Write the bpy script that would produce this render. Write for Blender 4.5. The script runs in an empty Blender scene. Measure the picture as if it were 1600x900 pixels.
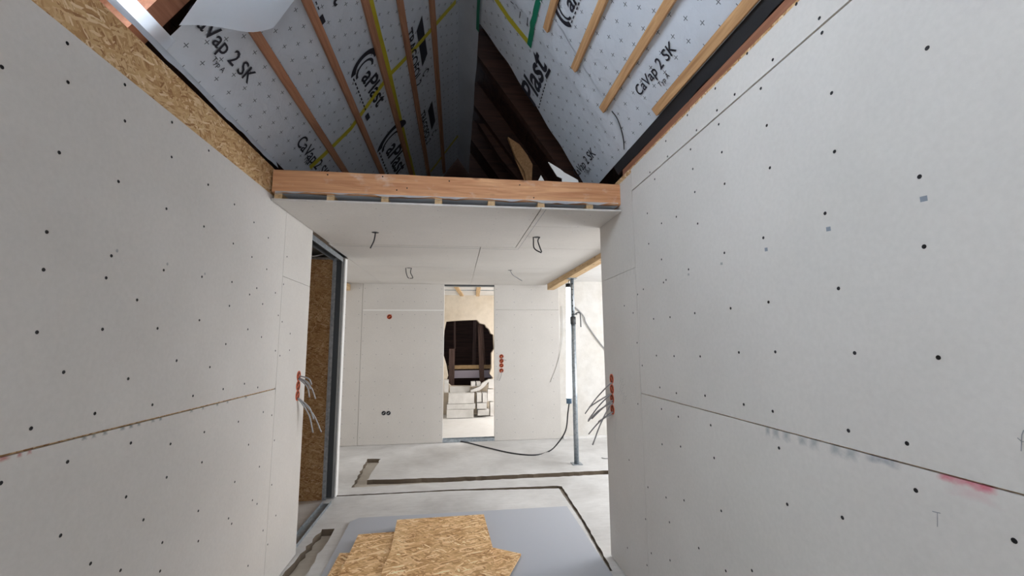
import bpy, bmesh, math, random
from mathutils import Vector, Matrix, noise
from mathutils.geometry import delaunay_2d_cdt
random.seed(7)
S = bpy.context.scene
COL = S.collection
R = math.radians

# ------------------------------------------------------------------ camera
FPX = 671.13
YAW, PITCH, ROLL = .128509, .128296, -.00733
CAM = Vector((0, 0, 1.55))
FW = Vector((math.sin(YAW)*math.cos(PITCH), math.cos(YAW)*math.cos(PITCH), math.sin(PITCH)))
_rt = Vector((math.cos(YAW), -math.sin(YAW), 0)); _up = _rt.cross(FW)
RT = math.cos(ROLL)*_rt + math.sin(ROLL)*_up
UP = -math.sin(ROLL)*_rt + math.cos(ROLL)*_up
cam = bpy.data.cameras.new('camera'); cam.sensor_width = 36; cam.lens = FPX/1600*36
cam.clip_start = .02
co = bpy.data.objects.new('camera', cam); COL.objects.link(co)
m = Matrix.Identity(4)
for i in range(3):
    m[i][0] = RT[i]; m[i][1] = UP[i]; m[i][2] = -FW[i]; m[i][3] = CAM[i]
co.matrix_world = m
S.camera = co

# ------------------------------------------------------------------ light
S.view_settings.view_transform = 'Standard'; S.view_settings.look = 'None'
S.view_settings.exposure = 0.0; S.view_settings.gamma = 1; S.view_settings.use_curve_mapping = False
W = bpy.data.worlds.new('sky'); S.world = W; W.use_nodes = True
W.node_tree.nodes['Background'].inputs[0].default_value = (.72, .83, 1, 1)
W.node_tree.nodes['Background'].inputs[1].default_value = 1.6

def area(name, loc, target, sx, sy, power, col):
    l = bpy.data.lights.new(name, 'AREA'); l.shape = 'RECTANGLE'; l.size = sx; l.size_y = sy
    l.energy = power; l.color = col
    o = bpy.data.objects.new(name, l); COL.objects.link(o); o.location = loc
    o.rotation_euler = (Vector(target)-Vector(loc)).to_track_quat('-Z', 'Y').to_euler()
    return o
area('rear_fill_light', (.25, -2.72, 1.15), (.1, 0, .45), 1.7, 1.9, 44, (1, .975, .94))  # unseen fill light added behind the camera for the side walls
area('daylight_roof_window', (-1.32, 1.05, 3.38), (1.0, 1.3, 3.2), 1.3, 1.2, 54, (.86, .93, 1))
area('daylight_side_window', (4.35, 4.65, 1.4), (0, 4.5, 2.6), 2.1, 1.5, 120, (.98, .99, 1))
area('far_room_left_fill', (-4.15, 6.0, 1.5), (0, 6.0, 1.3), 1.2, 1.4, 20, (1, .93, .84))  # added fill that lifts the far wall's left part and the ceiling
area('daylight_end_room_window', (3.15, 8.6, 1.6), (.6, 8.4, 0), 1.6, 1.6, 100, (1, .98, .96))

# ------------------------------------------------------------------ pixel helpers (points found on real planes of the place)
def ray(px, py): return FW + RT*((px-800)/FPX) + UP*((450-py)/FPX)
def on(px, py, ax, v):
    d = ray(px, py); return CAM + d*((v-CAM[ax])/d[ax])
def fl(px, py, z=0.0): p = on(px, py, 2, z); return (p.x, p.y)
RZ, RTAN = 4.44, 1.4                       # ridge height, slope of the roof
SEC = math.sqrt(1+RTAN*RTAN)
def on_slope(side, px, py, off=0.0):       # side -1 left, +1 right ; returns (y, v) v = distance below the ridge
    n = Vector((-side*RTAN, 0, -1))/SEC
    P = Vector((0, 0, RZ)) + n*off
    d = ray(px, py); t = (P-CAM).dot(n)/d.dot(n); p = CAM+d*t
    return p.y, abs(p.x)*SEC
def slope_pt(side, y, v, off=0.0):
    n = Vector((-side*RTAN, 0, -1))/SEC
    return Vector((side*v/SEC, y, RZ-RTAN*v/SEC)) + n*off

# ------------------------------------------------------------------ mesh helpers
def link(name, me, mat, parent=None):
    o = bpy.data.objects.new(name, me); COL.objects.link(o)
    if mat is not None and not me.materials: me.materials.append(mat)
    if parent is not None: o.parent = parent
    return o
def pyd(name, v, f, mat, parent=None, smooth=False):
    me = bpy.data.meshes.new(name); me.from_pydata([tuple(p) for p in v], [], f); me.update()
    if smooth:
        for p in me.polygons: p.use_smooth = True
    return link(name, me, mat, parent)
def tag(o, label, cat, group=None):
    o['label'] = label; o['category'] = cat
    if group: o['group'] = group
    return o
def struct(o, label=None, cat=None):
    o['kind'] = 'structure'
    if label: o['label'] = label
    if cat: o['category'] = cat
    return o
def empty(name, loc=(0, 0, 0)):
    o = bpy.data.objects.new(name, None); COL.objects.link(o); o.location = loc; o.empty_display_size = .1
    return o
def keep(o, parent):
    """parent while the mesh keeps world coordinates"""
    o.parent = parent; o.matrix_parent_inverse = Matrix.Translation(-Vector(parent.location)); return o
def bxm(name, lo, hi, bev=0.0, seg=1):
    bm = bmesh.new(); bmesh.ops.create_cube(bm, size=1)
    for v in bm.verts:
        v.co = Vector([lo[i] + (v.co[i]+.5)*(hi[i]-lo[i]) for i in range(3)])
    if bev > 0:
        bmesh.ops.bevel(bm, geom=list(bm.edges), offset=bev, segments=seg, affect='EDGES', profile=.5)
    me = bpy.data.meshes.new(name); bm.to_mesh(me); bm.free(); return me
def box(name, lo, hi, mat, parent=None, bev=0.0, seg=1):
    o = link(name, bxm(name, lo, hi, bev, seg), mat)
    if parent is not None: keep(o, parent)
    return o
def join_boxes(name, L, mat, parent=None):
    v, f = [], []
    for lo, hi in L:
        k = len(v)
        v += [(x, y, z) for x in (lo[0], hi[0]) for y in (lo[1], hi[1]) for z in (lo[2], hi[2])]
        f += [tuple(k+i for i in q) for q in ((0,1,3,2),(4,6,7,5),(0,4,5,1),(2,3,7,6),(0,2,6,4),(1,5,7,3))]
    o = pyd(name, v, f, mat)
    if parent is not None: keep(o, parent)
    return o
def prism(name, pts, d, mat, parent=None):
    """polygon (3D points) thickened by the vector d"""
    n = len(pts); d = Vector(d); P = [Vector(p) for p in pts]
    bm = bmesh.new()
    a = [bm.verts.new(p) for p in P]; b = [bm.verts.new(p+d) for p in P]
    bm.faces.new(a); bm.faces.new(b[::-1])
    for i in range(n): bm.faces.new((a[i], b[i], b[(i+1) % n], a[(i+1) % n]))
    bmesh.ops.triangulate(bm, faces=[f for f in bm.faces if len(f.verts) > 4])
    bmesh.ops.recalc_face_normals(bm, faces=bm.faces)
    me = bpy.data.meshes.new(name); bm.to_mesh(me); bm.free()
    o = link(name, me, mat)
    if parent is not None: keep(o, parent)
    return o
def smooth_path(P, n=6):
    P = [Vector(p) for p in P]
    if len(P) < 3: return P
    out = []
    Q = [P[0]*2-P[1]] + P + [P[-1]*2-P[-2]]
    for i in range(1, len(Q)-2):
        for k in range(n):
            t = k/n
            a, b, c, d = Q[i-1], Q[i], Q[i+1], Q[i+2]
            out.append(.5*((2*b)+(c-a)*t+(2*a-5*b+4*c-d)*t*t+(3*b-a-3*c+d)*t**3))
    out.append(P[-1]); return out
def tube(name, P, r, mat, parent=None, k=7, smooth=True):
    P = smooth_path(P) if smooth else [Vector(p) for p in P]
    v, f = [], []
    for i, p in enumerate(P):
        t = (P[min(i+1, len(P)-1)]-P[max(i-1, 0)]).normalized()
        a = t.orthogonal() if i == 0 else (a_prev - t*a_prev.dot(t))
        a = a.normalized(); a_prev = a; b = t.cross(a)
        for j in range(k):
            q = 2*math.pi*j/k
            v.append(p + (a*math.cos(q)+b*math.sin(q))*r)
    for i in range(len(P)-1):
        for j in range(k):
            f.append((i*k+j, i*k+(j+1) % k, (i+1)*k+(j+1) % k, (i+1)*k+j))
    f.append(tuple(range(k))[::-1]); f.append(tuple((len(P)-1)*k+j for j in range(k)))
    o = pyd(name, v, f, mat, None, True)
    if parent is not None: keep(o, parent)
    return o
def cyl(name, p, q, r, mat, parent=None, k=16): return tube(name, [p, q], r, mat, parent, k, False)

# ------------------------------------------------------------------ materials
def mat(name, base=(.5, .5, .5), rough=.8, metal=0.0):
    m = bpy.data.materials.new(name); m.use_nodes = True
    b = m.node_tree.nodes['Principled BSDF']
    b.inputs['Base Color'].default_value = (*base, 1); b.inputs['Roughness'].default_value = rough
    b.inputs['Metallic'].default_value = metal
    b.inputs['Specular IOR Level'].default_value = .3
    return m
class N:
    def __init__(s, m): s.m = m; s.t = m.node_tree; s.b = s.t.nodes['Principled BSDF']
    def n(s, ty, **k):
        x = s.t.nodes.new(ty)
        for a, v in k.items(): setattr(x, a, v)
        return x
    def l(s, a, b): s.t.links.new(a, b)
    def math(s, op, a, b=None, c=None, clamp=False):
        x = s.n('ShaderNodeMath', operation=op, use_clamp=clamp)
        for i, v in enumerate((a, b, c)):
            if v is None: continue
            if isinstance(v, (int, float)): x.inputs[i].default_value = v
            else: s.l(v, x.inputs[i])
        return x.outputs[0]
    def coord(s, kind='Object', scale=(1, 1, 1), rot=(0, 0, 0), src=None):
        if src is None: src = s.n('ShaderNodeTexCoord').outputs[kind]
        mp = s.n('ShaderNodeMapping'); mp.inputs['Scale'].default_value = scale; mp.inputs['Rotation'].default_value = rot
        s.l(src, mp.inputs[0]); return mp.outputs[0]
    def noise(s, vec, scale, detail=3, rough=.5, dist=0.0):
        x = s.n('ShaderNodeTexNoise'); x.inputs['Scale'].default_value = scale; x.inputs['Detail'].default_value = detail
        x.inputs['Roughness'].default_value = rough; x.inputs['Distortion'].default_value = dist
        s.l(vec, x.inputs['Vector']); return x.outputs[0]
    def ramp(s, fac, stops):
        x = s.n('ShaderNodeValToRGB'); e = x.color_ramp.elements
        while len(e) < len(stops): e.new(.5)
        for q, (p, c) in zip(e, stops): q.position = p; q.color = (*c, 1)
        s.l(fac, x.inputs[0]); return x.outputs[0]
    def mix(s, fac, a, b, mode='MIX'):
        x = s.n('ShaderNodeMix', data_type='RGBA', blend_type=mode)
        for sock, v in ((x.inputs[0], fac), (x.inputs[6], a), (x.inputs[7], b)):
            if isinstance(v, (int, float)): sock.default_value = v
            elif isinstance(v, tuple): sock.default_value = (*v, 1)
            else: s.l(v, sock)
        return x.outputs[2]
    def color(s, c): s.l(c, s.b.inputs['Base Color'])
    def bump(s, h, strength=.3, dist=.01):
        x = s.n('ShaderNodeBump'); x.inputs['Strength'].default_value = strength; x.inputs['Distance'].default_value = dist
        s.l(h, x.inputs['Height']); s.l(x.outputs[0], s.b.inputs['Normal'])

def m_board(name, base, stains=()):
    """plasterboard paper; stains = (y, z, half y, half z, colour, strength)"""
    m = mat(name, base, .85); n = N(m); c = n.coord()
    a = n.noise(c, 1.7, 4, .55); b = n.noise(n.coord(scale=(1, 1, 1)), 60, 2, .6)
    k = n.ramp(a, [(.3, tuple(x*.95 for x in base)), (.7, tuple(min(1, x*1.03) for x in base))])
    g = n.ramp(b, [(.3, (.95, .95, .95)), (.7, (1, 1, 1))])
    k = n.mix(1.0, k, g, 'MULTIPLY')
    if stains:
        sp = n.n('ShaderNodeSeparateXYZ'); n.l(n.n('ShaderNodeTexCoord').outputs['Object'], sp.inputs[0])
        nz = n.noise(c, 35, 3, .6)
        for (y, z, hy, hz, colr, st) in stains:
            dy = n.math('DIVIDE', n.math('ABSOLUTE', n.math('SUBTRACT', sp.outputs[1], y)), hy)
            dz = n.math('DIVIDE', n.math('ABSOLUTE', n.math('SUBTRACT', sp.outputs[2], z)), hz)
            d = n.math('ADD', n.math('MAXIMUM', dy, dz), n.math('MULTIPLY', n.math('SUBTRACT', nz, .5), 1.4))
            f = n.math('MULTIPLY', n.math('SUBTRACT', 1.15, d, clamp=True), st, clamp=True)
            k = n.mix(f, k, colr)
    n.color(k); n.bump(b, .06, .004)
    return m
def m_osb(name, tint=1.0, normal=2, size=1.0):
    """strand board: long flakes lying in the plane across the given normal axis"""
    m = mat(name, (.5, .33, .16), .75); n = N(m)
    base = n.n('ShaderNodeTexCoord').outputs['Object']
    nv = n.n('ShaderNodeTexNoise'); nv.inputs['Scale'].default_value = 7; nv.inputs['Detail'].default_value = 3
    n.l(base, nv.inputs['Vector'])
    add = n.n('ShaderNodeVectorMath', operation='MULTIPLY_ADD'); add.inputs[1].default_value = (.05,)*3
    n.l(nv.outputs['Color'], add.inputs[0]); n.l(base, add.inputs[2])
    src = add.outputs[0]; f = None
    for ang, lo, sh in ((.15, 15, 90), (1.25, 17, 105), (2.2, 16, 95), (.75, 22, 130), (2.8, 20, 120)):
        rot = [0, 0, 0]; rot[normal] = ang; lo /= size; sh /= size
        sc = {0: (9, lo, sh), 1: (lo, 9, sh), 2: (lo, sh, 9)}[normal]
        v = n.n('ShaderNodeTexVoronoi'); v.inputs['Scale'].default_value = 1; v.inputs['Randomness'].default_value = 1
        q = n.n('ShaderNodeMapping'); q.inputs['Scale'].default_value = sc
        n.l(n.coord(rot=tuple(rot), src=src), q.inputs[0]); n.l(q.outputs[0], v.inputs['Vector'])
        sp = n.n('ShaderNodeSeparateColor'); n.l(v.outputs['Color'], sp.inputs[0])
        f = sp.outputs[0] if f is None else n.mix(n.math('GREATER_THAN', sp.outputs[1], .62), f, sp.outputs[0])
    T = tint
    k = n.ramp(f, [(0, (.30*T, .15*T, .06*T)), (.2, (.43*T, .25*T, .11*T)), (.55, (.54*T, .35*T, .17*T)), (.85, (.64*T, .45*T, .25*T)), (1, (.74*T, .58*T, .38*T))])
    big = n.ramp(n.noise(base, 4, 3, .6), [(.3, (.84, .79, .74)), (.7, (1, 1, 1))])
    n.color(n.mix(.8, k, big, 'MULTIPLY')); n.bump(f, .25, .003)
    return m
def m_wood(name, dark, light, axis=0, scale=1.0, knots=True, dust=0.0, rough=.7):
    m = mat(name, light, rough); n = N(m)
    sc = [14*scale]*3; sc[axis] = 1.1*scale
    c = n.coord(scale=tuple(sc)); a = n.noise(c, 1.6, 5, .6, 1.2)
    sc2 = [70*scale]*3; sc2[axis] = 2.5*scale
    b = n.noise(n.coord(scale=tuple(sc2)), 1.5, 2, .5)
    k = n.ramp(a, [(.28, dark), (.5, tuple((x+y)/2 for x, y in zip(dark, light))), (.72, light)])
    k = n.mix(.5, k, n.ramp(b, [(.3, (.75, .7, .65)), (.65, (1, 1, 1))]), 'MULTIPLY')
    if knots:
        v = n.n('ShaderNodeTexVoronoi'); v.inputs['Scale'].default_value = 1
        s3 = [9*scale]*3; s3[axis] = 4.2*scale
        n.l(n.coord(scale=tuple(s3)), v.inputs['Vector'])
        k = n.mix(n.ramp(v.outputs['Distance'], [(.06, (.75, .75, .75)), (.16, (0, 0, 0))]), k, tuple(x*.45 for x in dark))
    if dust:
        d = n.ramp(n.noise(n.coord(scale=(3, 3, 5)), 2, 5, .65), [(.57, (0, 0, 0)), (.74, (dust,)*3)])
        k = n.mix(d, k, (.75, .66, .6))
    n.color(k); n.bump(b, .2, .003)
    return m
def m_membrane(name, base, marks=True):
    m = mat(name, base, .62); n = N(m)
    uv = n.n('ShaderNodeTexCoord').outputs['UV']
    k = n.ramp(n.noise(n.coord(src=uv, scale=(1, 1, 1)), 5, 4, .6), [(.3, tuple(x*.9 for x in base)), (.7, base)])
    if marks:
        sp = n.n('ShaderNodeSeparateXYZ'); n.l(uv, sp.inputs[0])
        u = n.math('DIVIDE', sp.outputs[0], .118); v = n.math('DIVIDE', sp.outputs[1], .078)
        row = n.math('FLOOR', v)
        u2 = n.math('ADD', u, n.math('MULTIPLY', n.math('MODULO', row, 2.0), .5))
        fu = n.math('MULTIPLY', n.math('SUBTRACT', n.math('FRACT', u2), .5), .118)
        fv = n.math('MULTIPLY', n.math('SUBTRACT', n.math('FRACT', v), .5), .078)
        a = n.math('ABSOLUTE', n.math('ADD', fu, n.math('MULTIPLY', fv, .12))); b = n.math('ABSOLUTE', fv)
        cr = n.math('MULTIPLY', n.math('LESS_THAN', n.math('MINIMUM', a, b), .002), n.math('LESS_THAN', n.math('MAXIMUM', a, b), .0145))
        k = n.mix(n.math('MULTIPLY', cr, .85), k, (.04, .04, .05))
    n.color(k)
    n.bump(n.noise(n.coord(src=uv, scale=(1, 1, 1)), 14, 3, .55, .6), .5, .012)
    return m
def m_concrete(name, a, b):
    m = mat(name, a, .8); n = N(m); c = n.coord()
    k = n.ramp(n.noise(c, 1.3, 6, .6, .4), [(.3, a), (.68, b)])
    k = n.mix(.6, k, n.ramp(n.noise(n.coord(scale=(1, 4, 1)), 7, 5, .65), [(.3, (.82, .81, .795)), (.6, (1, 1, 1))]), 'MULTIPLY')
    n.color(k); n.bump(n.noise(c, 45, 4, .6), .25, .004)
    rr = n.ramp(n.noise(c, 2.2, 3), [(.35, (.55,)*3), (.7, (.85,)*3)]); n.l(rr, n.b.inputs['Roughness'])
    return m

yz = lambda px, py, x: (on(px, py, 0, x).y, on(px, py, 0, x).z)
XL, XR = -1.172, 1.137
SEAM_L, SEAM_R = 1.267, 1.238
BOARD = (.635, .605, .57)
st = []
for q, w in ((1199, .012), (1212, .018), (1228, .02), (1253, .018), (1271, .02), (1305, .022), (1328, .025)):
    y, z = yz(q, 617+.2525*(q-1002)+6, XR); st.append((y, SEAM_R-.012, w, .02, (.22, .25, .27), .6))
for q, w in ((1375, .05),):
    y, z = yz(q, 617+.2525*(q-1002)+6, XR); st.append((y, SEAM_R-.006, w, .014, (.22, .24, .27), .7))
for q, w in ((1477, .02), (1512, .035), (1540, .02)):
    y, z = yz(q, 617+.2525*(q-1002)+4, XR); st.append((y, SEAM_R-.004, w, .013, (.55, .12, .17), .8))
y, z = yz(1520, 772, XR); st.append((y, z, .05, .016, (.58, .36, .38), .4))
stL = []
for q, w in ((8, .02), (32, .008), (48, .008), (133, .012), (148, .01), (165, .012), (193, .014), (206, .012), (218, .01), (240, .012), (252, .01), (300, .014), (318, .01), (340, .012), (356, .012), (385, .014)):
    y, z = yz(q, 713-.244*q+2, XL); stL.append((y, SEAM_L-.006, w*.9, .008, (.42, .12, .1) if q < 60 else (.16, .17, .17), .75))
M = dict(
    board=m_board('plasterboard_paper', BOARD),
    board_r=m_board('plasterboard_paper_inked', BOARD, st),
    board_l=m_board('plasterboard_paper_marked', BOARD, stL),
    gypsum=mat('gypsum_core', (.8, .79, .77), .9),
    osb=m_osb('strand_board', 1.12, 0), osb_d=m_osb('strand_board_aged', 1.0, 1), osb_f=m_osb('strand_board_fresh', 1.6, 2, 1.6),
    beam=m_wood('beam_timber', (.50, .22, .105), (.80, .46, .25), 0, 1.0, True, .5),
    batten=m_wood('batten_pine', (.38, .2, .09), (.62, .38, .19), 1, 1.2, False),
    batten_r=m_wood('batten_pine_red', (.30, .13, .075), (.46, .23, .13), 1, 1.2, False),
    pine=m_wood('pine_lumber', (.5, .33, .17), (.72, .52, .3), 1, 1.0, True),
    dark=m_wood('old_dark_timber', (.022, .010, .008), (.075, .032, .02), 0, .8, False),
    plate=m_wood('wall_plate_timber', (.22, .09, .05), (.38, .17, .1), 1, 1.0, False),
    memb=m_membrane('printed_membrane', (.53, .56, .61)),
    memb_plain=m_membrane('plain_membrane', (.53, .56, .61), False),
    ink=mat('print_ink', (.02, .02, .03), .6),
    ink_soft=mat('pencil_grey', (.3, .3, .31), .8),
    yellow=None, green=mat('green_tape_film', (.01, .16, .09), .45),
    floor=m_concrete('screed', (.55, .54, .53), (.78, .777, .772)),
    floor2=m_concrete('dusty_screed', (.80, .78, .75), (.86, .85, .83)),
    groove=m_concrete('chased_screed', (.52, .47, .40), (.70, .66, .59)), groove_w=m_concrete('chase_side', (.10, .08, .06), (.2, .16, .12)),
    plaster=m_concrete('old_plaster', (.70, .60, .47), (.80, .71, .59)),
    white=m_concrete('lime_plaster', (.72, .70, .68), (.80, .79, .77)),
    steel=None, steel_d=mat('dark_and_shaded_steel', (.10, .105, .11), .5, .7),
    vinyl=mat('grey_sheet_face', (.50, .525, .58), .6),
    orange=mat('orange_plastic', (.62, .10, .03), .45), hole=mat('box_inside', (.10, .03, .015), .7),
    cable=mat('grey_cable', (.34, .34, .35), .5), cable_p=mat('pale_wire', (.5, .5, .48), .6), cable_d=mat('black_cable', (.03, .03, .035), .5),
    screw=mat('black_screw', (.015, .015, .017), .5, .3),
    rubber=mat('black_rubber', (.018, .018, .02), .6),
    stone=m_concrete('white_stone', (.60, .58, .55), (.82, .80, .77)),
    purple=mat('lilac_sheet', (.5, .46, .56), .6),
    lamp=None)
def _y():
    m = mat('yellow_tape_film', (.62, .52, .03), .45); n = N(m)
    c = n.coord('UV', scale=(1, 1, 1)); v = n.n('ShaderNodeTexBrick')
    v.inputs['Scale'].default_value = 60; v.inputs['Mortar Size'].default_value = .018
    v.inputs['Color1'].default_value = v.inputs['Color2'].default_value = (.52, .44, .03, 1); v.inputs['Mortar'].default_value = (.17, .15, .02, 1)
    n.l(c, v.inputs['Vector']); n.color(v.outputs[0]); return m
M['yellow'] = _y()
def _steel():
    m = mat('galvanised_steel', (.36, .40, .43), .42, .75); n = N(m)
    v = n.n('ShaderNodeTexVoronoi'); v.inputs['Scale'].default_value = 45; n.l(n.coord(), v.inputs['Vector'])
    s = n.n('ShaderNodeSeparateColor'); n.l(v.outputs['Color'], s.inputs[0])
    n.color(n.ramp(s.outputs[0], [(0, (.29, .33, .36)), (1, (.42, .46, .5))])); return m
M['steel'] = _steel()
def _lamp():
    m = mat('lamp_tube_glow', (.9, .95, 1), .4); b = m.node_tree.nodes['Principled BSDF']
    b.inputs['Emission Color'].default_value = (.86, .95, 1, 1); b.inputs['Emission Strength'].default_value = 3.0; return m
M['lamp'] = _lamp()
def _film():
    m = bpy.data.materials.new('translucent_film'); m.use_nodes = True; t = m.node_tree
    b = t.nodes['Principled BSDF']; b.inputs['Base Color'].default_value = (.78, .82, .88, 1); b.inputs['Roughness'].default_value = .45
    n = N(m)
    uv = n.n('ShaderNodeTexCoord').outputs['UV']
    n.bump(n.noise(n.coord(src=uv, scale=(1, 1, 1)), 9, 3, .55, .4), .35, .012)
    tr = t.nodes.new('ShaderNodeBsdfTranslucent'); tr.inputs[0].default_value = (.82, .88, .95, 1)
    tp = t.nodes.new('ShaderNodeBsdfTransparent')
    m1 = t.nodes.new('ShaderNodeMixShader'); m1.inputs[0].default_value = .5
    m2 = t.nodes.new('ShaderNodeMixShader'); m2.inputs[0].default_value = .12
    t.links.new(b.outputs[0], m1.inputs[1]); t.links.new(tr.outputs[0], m1.inputs[2])
    t.links.new(m1.outputs[0], m2.inputs[1]); t.links.new(tp.outputs[0], m2.inputs[2])
    t.links.new(m2.outputs[0], t.nodes['Material Output'].inputs[0]); return m
M['film'] = _film()
def _glass():
    m = mat('window_glass', (.9, .95, 1), .05); b = m.node_tree.nodes['Principled BSDF']
    b.inputs['Transmission Weight'].default_value = 1; b.inputs['IOR'].default_value = 1.01; return m
M['glass'] = _glass()

# ================================================================== STRUCTURE
YB = 7.13                                   # far partition
def ceil_z(y): return 2.458 + .016*(y-2.8)

# ---- floor with chased grooves
def jag(P, amp, step=.07, seed=1):
    rnd = random.Random(seed); out = []
    for i in range(len(P)):
        a, b = Vector(P[i]), Vector(P[(i+1) % len(P)]); L = (b-a).length; k = max(1, int(L/step))
        nrm = Vector((-(b-a).y, (b-a).x)).normalized()
        for j in range(k):
            p = a+(b-a)*(j/k)
            if j: p = p+nrm*rnd.uniform(-amp, amp)
            out.append(p)
    return out
g1 = [fl(574, 717), fl(595, 717), fl(573.5, 750), fl(760, 744), fl(951, 735), fl(951, 741), fl(760, 750), fl(549, 762)]
g2 = [fl(503, 827), fl(523, 826), fl(476, 900), (-1.005, 2.0), (-1.135, 2.0), fl(441, 900)]
g3 = [fl(519, 774.5), fl(640, 768.6), fl(700, 765.3), fl(870, 759), fl(878, 760), fl(915, 817), fl(957, 892), fl(951, 892), fl(910, 817), fl(873, 763), fl(700, 767.2), fl(640, 770.3), fl(519, 776)]
G = [jag(g1, .010, .06, 2), jag(g2, .012, .06, 5), jag(g3, .004, .05, 9)]
G = [g if sum(g[i][0]*g[(i+1) % len(g)][1]-g[(i+1) % len(g)][0]*g[i][1] for i in range(len(g))) > 0 else g[::-1] for g in G]
depth = [.05, .055, .03]
def build_floor():
    X0, X1, Y0, Y1 = -4.2, 4.4, -2.8, YB-.001
    V = [Vector((X0, Y0)), Vector((X1, Y0)), Vector((X1, Y1)), Vector((X0, Y1))]; F = [[0, 1, 2, 3]]
    for g in G:
        k = len(V); V += [Vector((p[0], p[1])) for p in g]; F.append(list(range(k, k+len(g))))
    vo, eo, fo, ov, oe, of = delaunay_2d_cdt(V, [], F, 1, 1e-5)
    top, grv = [], []
    for f, o in zip(fo, of):
        gi = [i for i in o if i > 0]
        (grv if gi else top).append((f, gi[0]-1 if gi else -1))
    o1 = pyd('floor', [(p.x, p.y, 0) for p in vo], [f for f, _ in top], M['floor'])
    v, fc = [], []
    for f, gi in grv:
        k = len(v); v += [(vo[i].x, vo[i].y, -depth[gi]) for i in f]; fc.append(tuple(range(k, k+len(f))))
    o2 = pyd('floor_chase', v, fc, M['groove'], o1); v, fc = [], []
    for g, d in zip(G, depth):
        for i in range(len(g)):
            a, b = g[i], g[(i+1) % len(g)]; k = len(v)
            v += [(a[0], a[1], 0), (b[0], b[1], 0), (b[0], b[1], -d), (a[0], a[1], -d)]; fc.append((k, k+1, k+2, k+3))
    pyd('chase_side', v, fc, M['groove_w'], o1)
    box('floor_light_block', (X0, Y0, -.2), (X1, Y1, -.058), M['groove_w'], o1)  # unseen slab added under the grooves to block light from below
    return o1
floor = struct(build_floor())
fr2 = struct(box('floor_end_room', (-2.6, YB-.001, -.12), (3.0, 13.2, -.004), M['floor2']))

# ---- plasterboard panels on the side walls
TH = .0125
def panel(name, side, y0, y1, z0, z1, mt, parent, tap_lo=True, tap_hi=True, x=None, off=0.0):
    """vertical board on a side wall, face at x; long edges tapered"""
    X = (XL if side < 0 else XR) if x is None else x
    X += side*off
    e = .0018; tw = .055
    prof = [(z0, TH), (z0, e if tap_lo else 0)]
    if tap_lo: prof.append((z0+tw, 0))
    if tap_hi: prof.append((z1-tw, 0))
    prof += [(z1, e if tap_hi else 0), (z1, TH)]
    n = len(prof); v = [(X+side*d, y, z) for y in (y0, y1) for z, d in prof]
    f = [tuple(range(n)), tuple(range(n, 2*n))[::-1]] + [(i, n+i, n+(i+1) % n, (i+1) % n) for i in range(n)]
    bm = bmesh.new(); vs = [bm.verts.new(p) for p in v]
    for q in f: bm.faces.new([vs[i] for i in q])
    bmesh.ops.recalc_face_normals(bm, faces=bm.faces)
    me = bpy.data.meshes.new(name); bm.to_mesh(me); bm.free()
    return link(name, me, mt, parent)

wl = struct(box('wall_left', (XL-.135, -2.6, 0), (XL-TH, 3.598, 2.687), M['osb']))
wr = struct(box('wall_right', (XR+TH, -2.6, 0), (XR+.135, 3.248, 2.714), M['osb']))
LB = [panel('plasterboard', -1, .55, 3.048, .008, SEAM_L-.003, M['board_l'], wl),
      panel('plasterboard', -1, .55, 3.048, SEAM_L+.004, 2.5, M['board_l'], wl),
      panel('plasterboard', -1, 3.051, 3.6, .008, 2.012, M['board'], wl, False, False),
      panel('plasterboard', -1, 3.051, 3.6, 2.0145, 2.50, M['board'], wl, False, False),
      panel('plasterboard', -1, -2.6, .546, .008, SEAM_L-.003, M['board'], wl),
      panel('plasterboard', -1, -2.6, .546, SEAM_L+.004, 2.5, M['board'], wl)]
RB = [panel('plasterboard', 1, .1, 2.600, .008, SEAM_R-.002, M['board_r'], wr, True, True, None, .0),
      panel('plasterboard', 1, .1, 2.600, SEAM_R+.0025, 2.538, M['board'], wr),
      panel('plasterboard', 1, .1, 2.600, 2.5445, 2.69, M['board'], wr, False, False),
      panel('plasterboard', 1, 2.603, 3.25, .008, 2.028, M['board'], wr, False, False),
      panel('plasterboard', 1, 2.603, 3.25, 2.0305, 2.665, M['board'], wr, False, False),
      panel('plasterboard', 1, -2.6, .096, .008, SEAM_R-.002, M['board'], wr),
      panel('plasterboard', 1, -2.6, .096, SEAM_R+.0025, 2.69, M['board'], wr)]
# screw heads: a dished disc
def screw_mesh():
    k = 10; v = []; f = []
    for r, h in ((.0058, 0.0004), (.0052, .0011), (.0026, .0004)):
        v += [(h, r*math.cos(2*math.pi*j/k), r*math.sin(2*math.pi*j/k)) for j in range(k)]
    for a in range(2):
        f += [(a*k+j, a*k+(j+1) % k, (a+1)*k+(j+1) % k, (a+1)*k+j) for j in range(k)]
    f.append(tuple(2*k+j for j in range(k)))
    me = bpy.data.meshes.new('screw_head'); me.from_pydata(v, [], f); me.materials.append(M['screw']); return me
SCR = screw_mesh()
ls = [(x/3, y/3) for x, y in ((315,203),(8,314),(318,385),(585,397),(585,567),(806,573),(277,715),(804,736),(555,851),(978,706),(975,866))]
ls += [(x/2.813, 260+y/2.813) for x, y in ((520,66),(915,80),(731,186),(205,288),(896,264),(1030,167),(1116,246),(191,454),(489,393),(466,490),(719,456),(602,587),(887,485),(1025,339),(1107,398),(1179,314),(1172,452),(1019,508),(1128,535),(1097,563),(1008,613),(876,676),(1154,605),(1210,556),(162,729),(450,716),(692,712),(1089,716),(992,781),(1149,750),(776,853),(922,882),(1210,810),(1230,832),(1223,655),(1275,735),(1272,808),(1261,397),(1240,683),(1246,518))]
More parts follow.
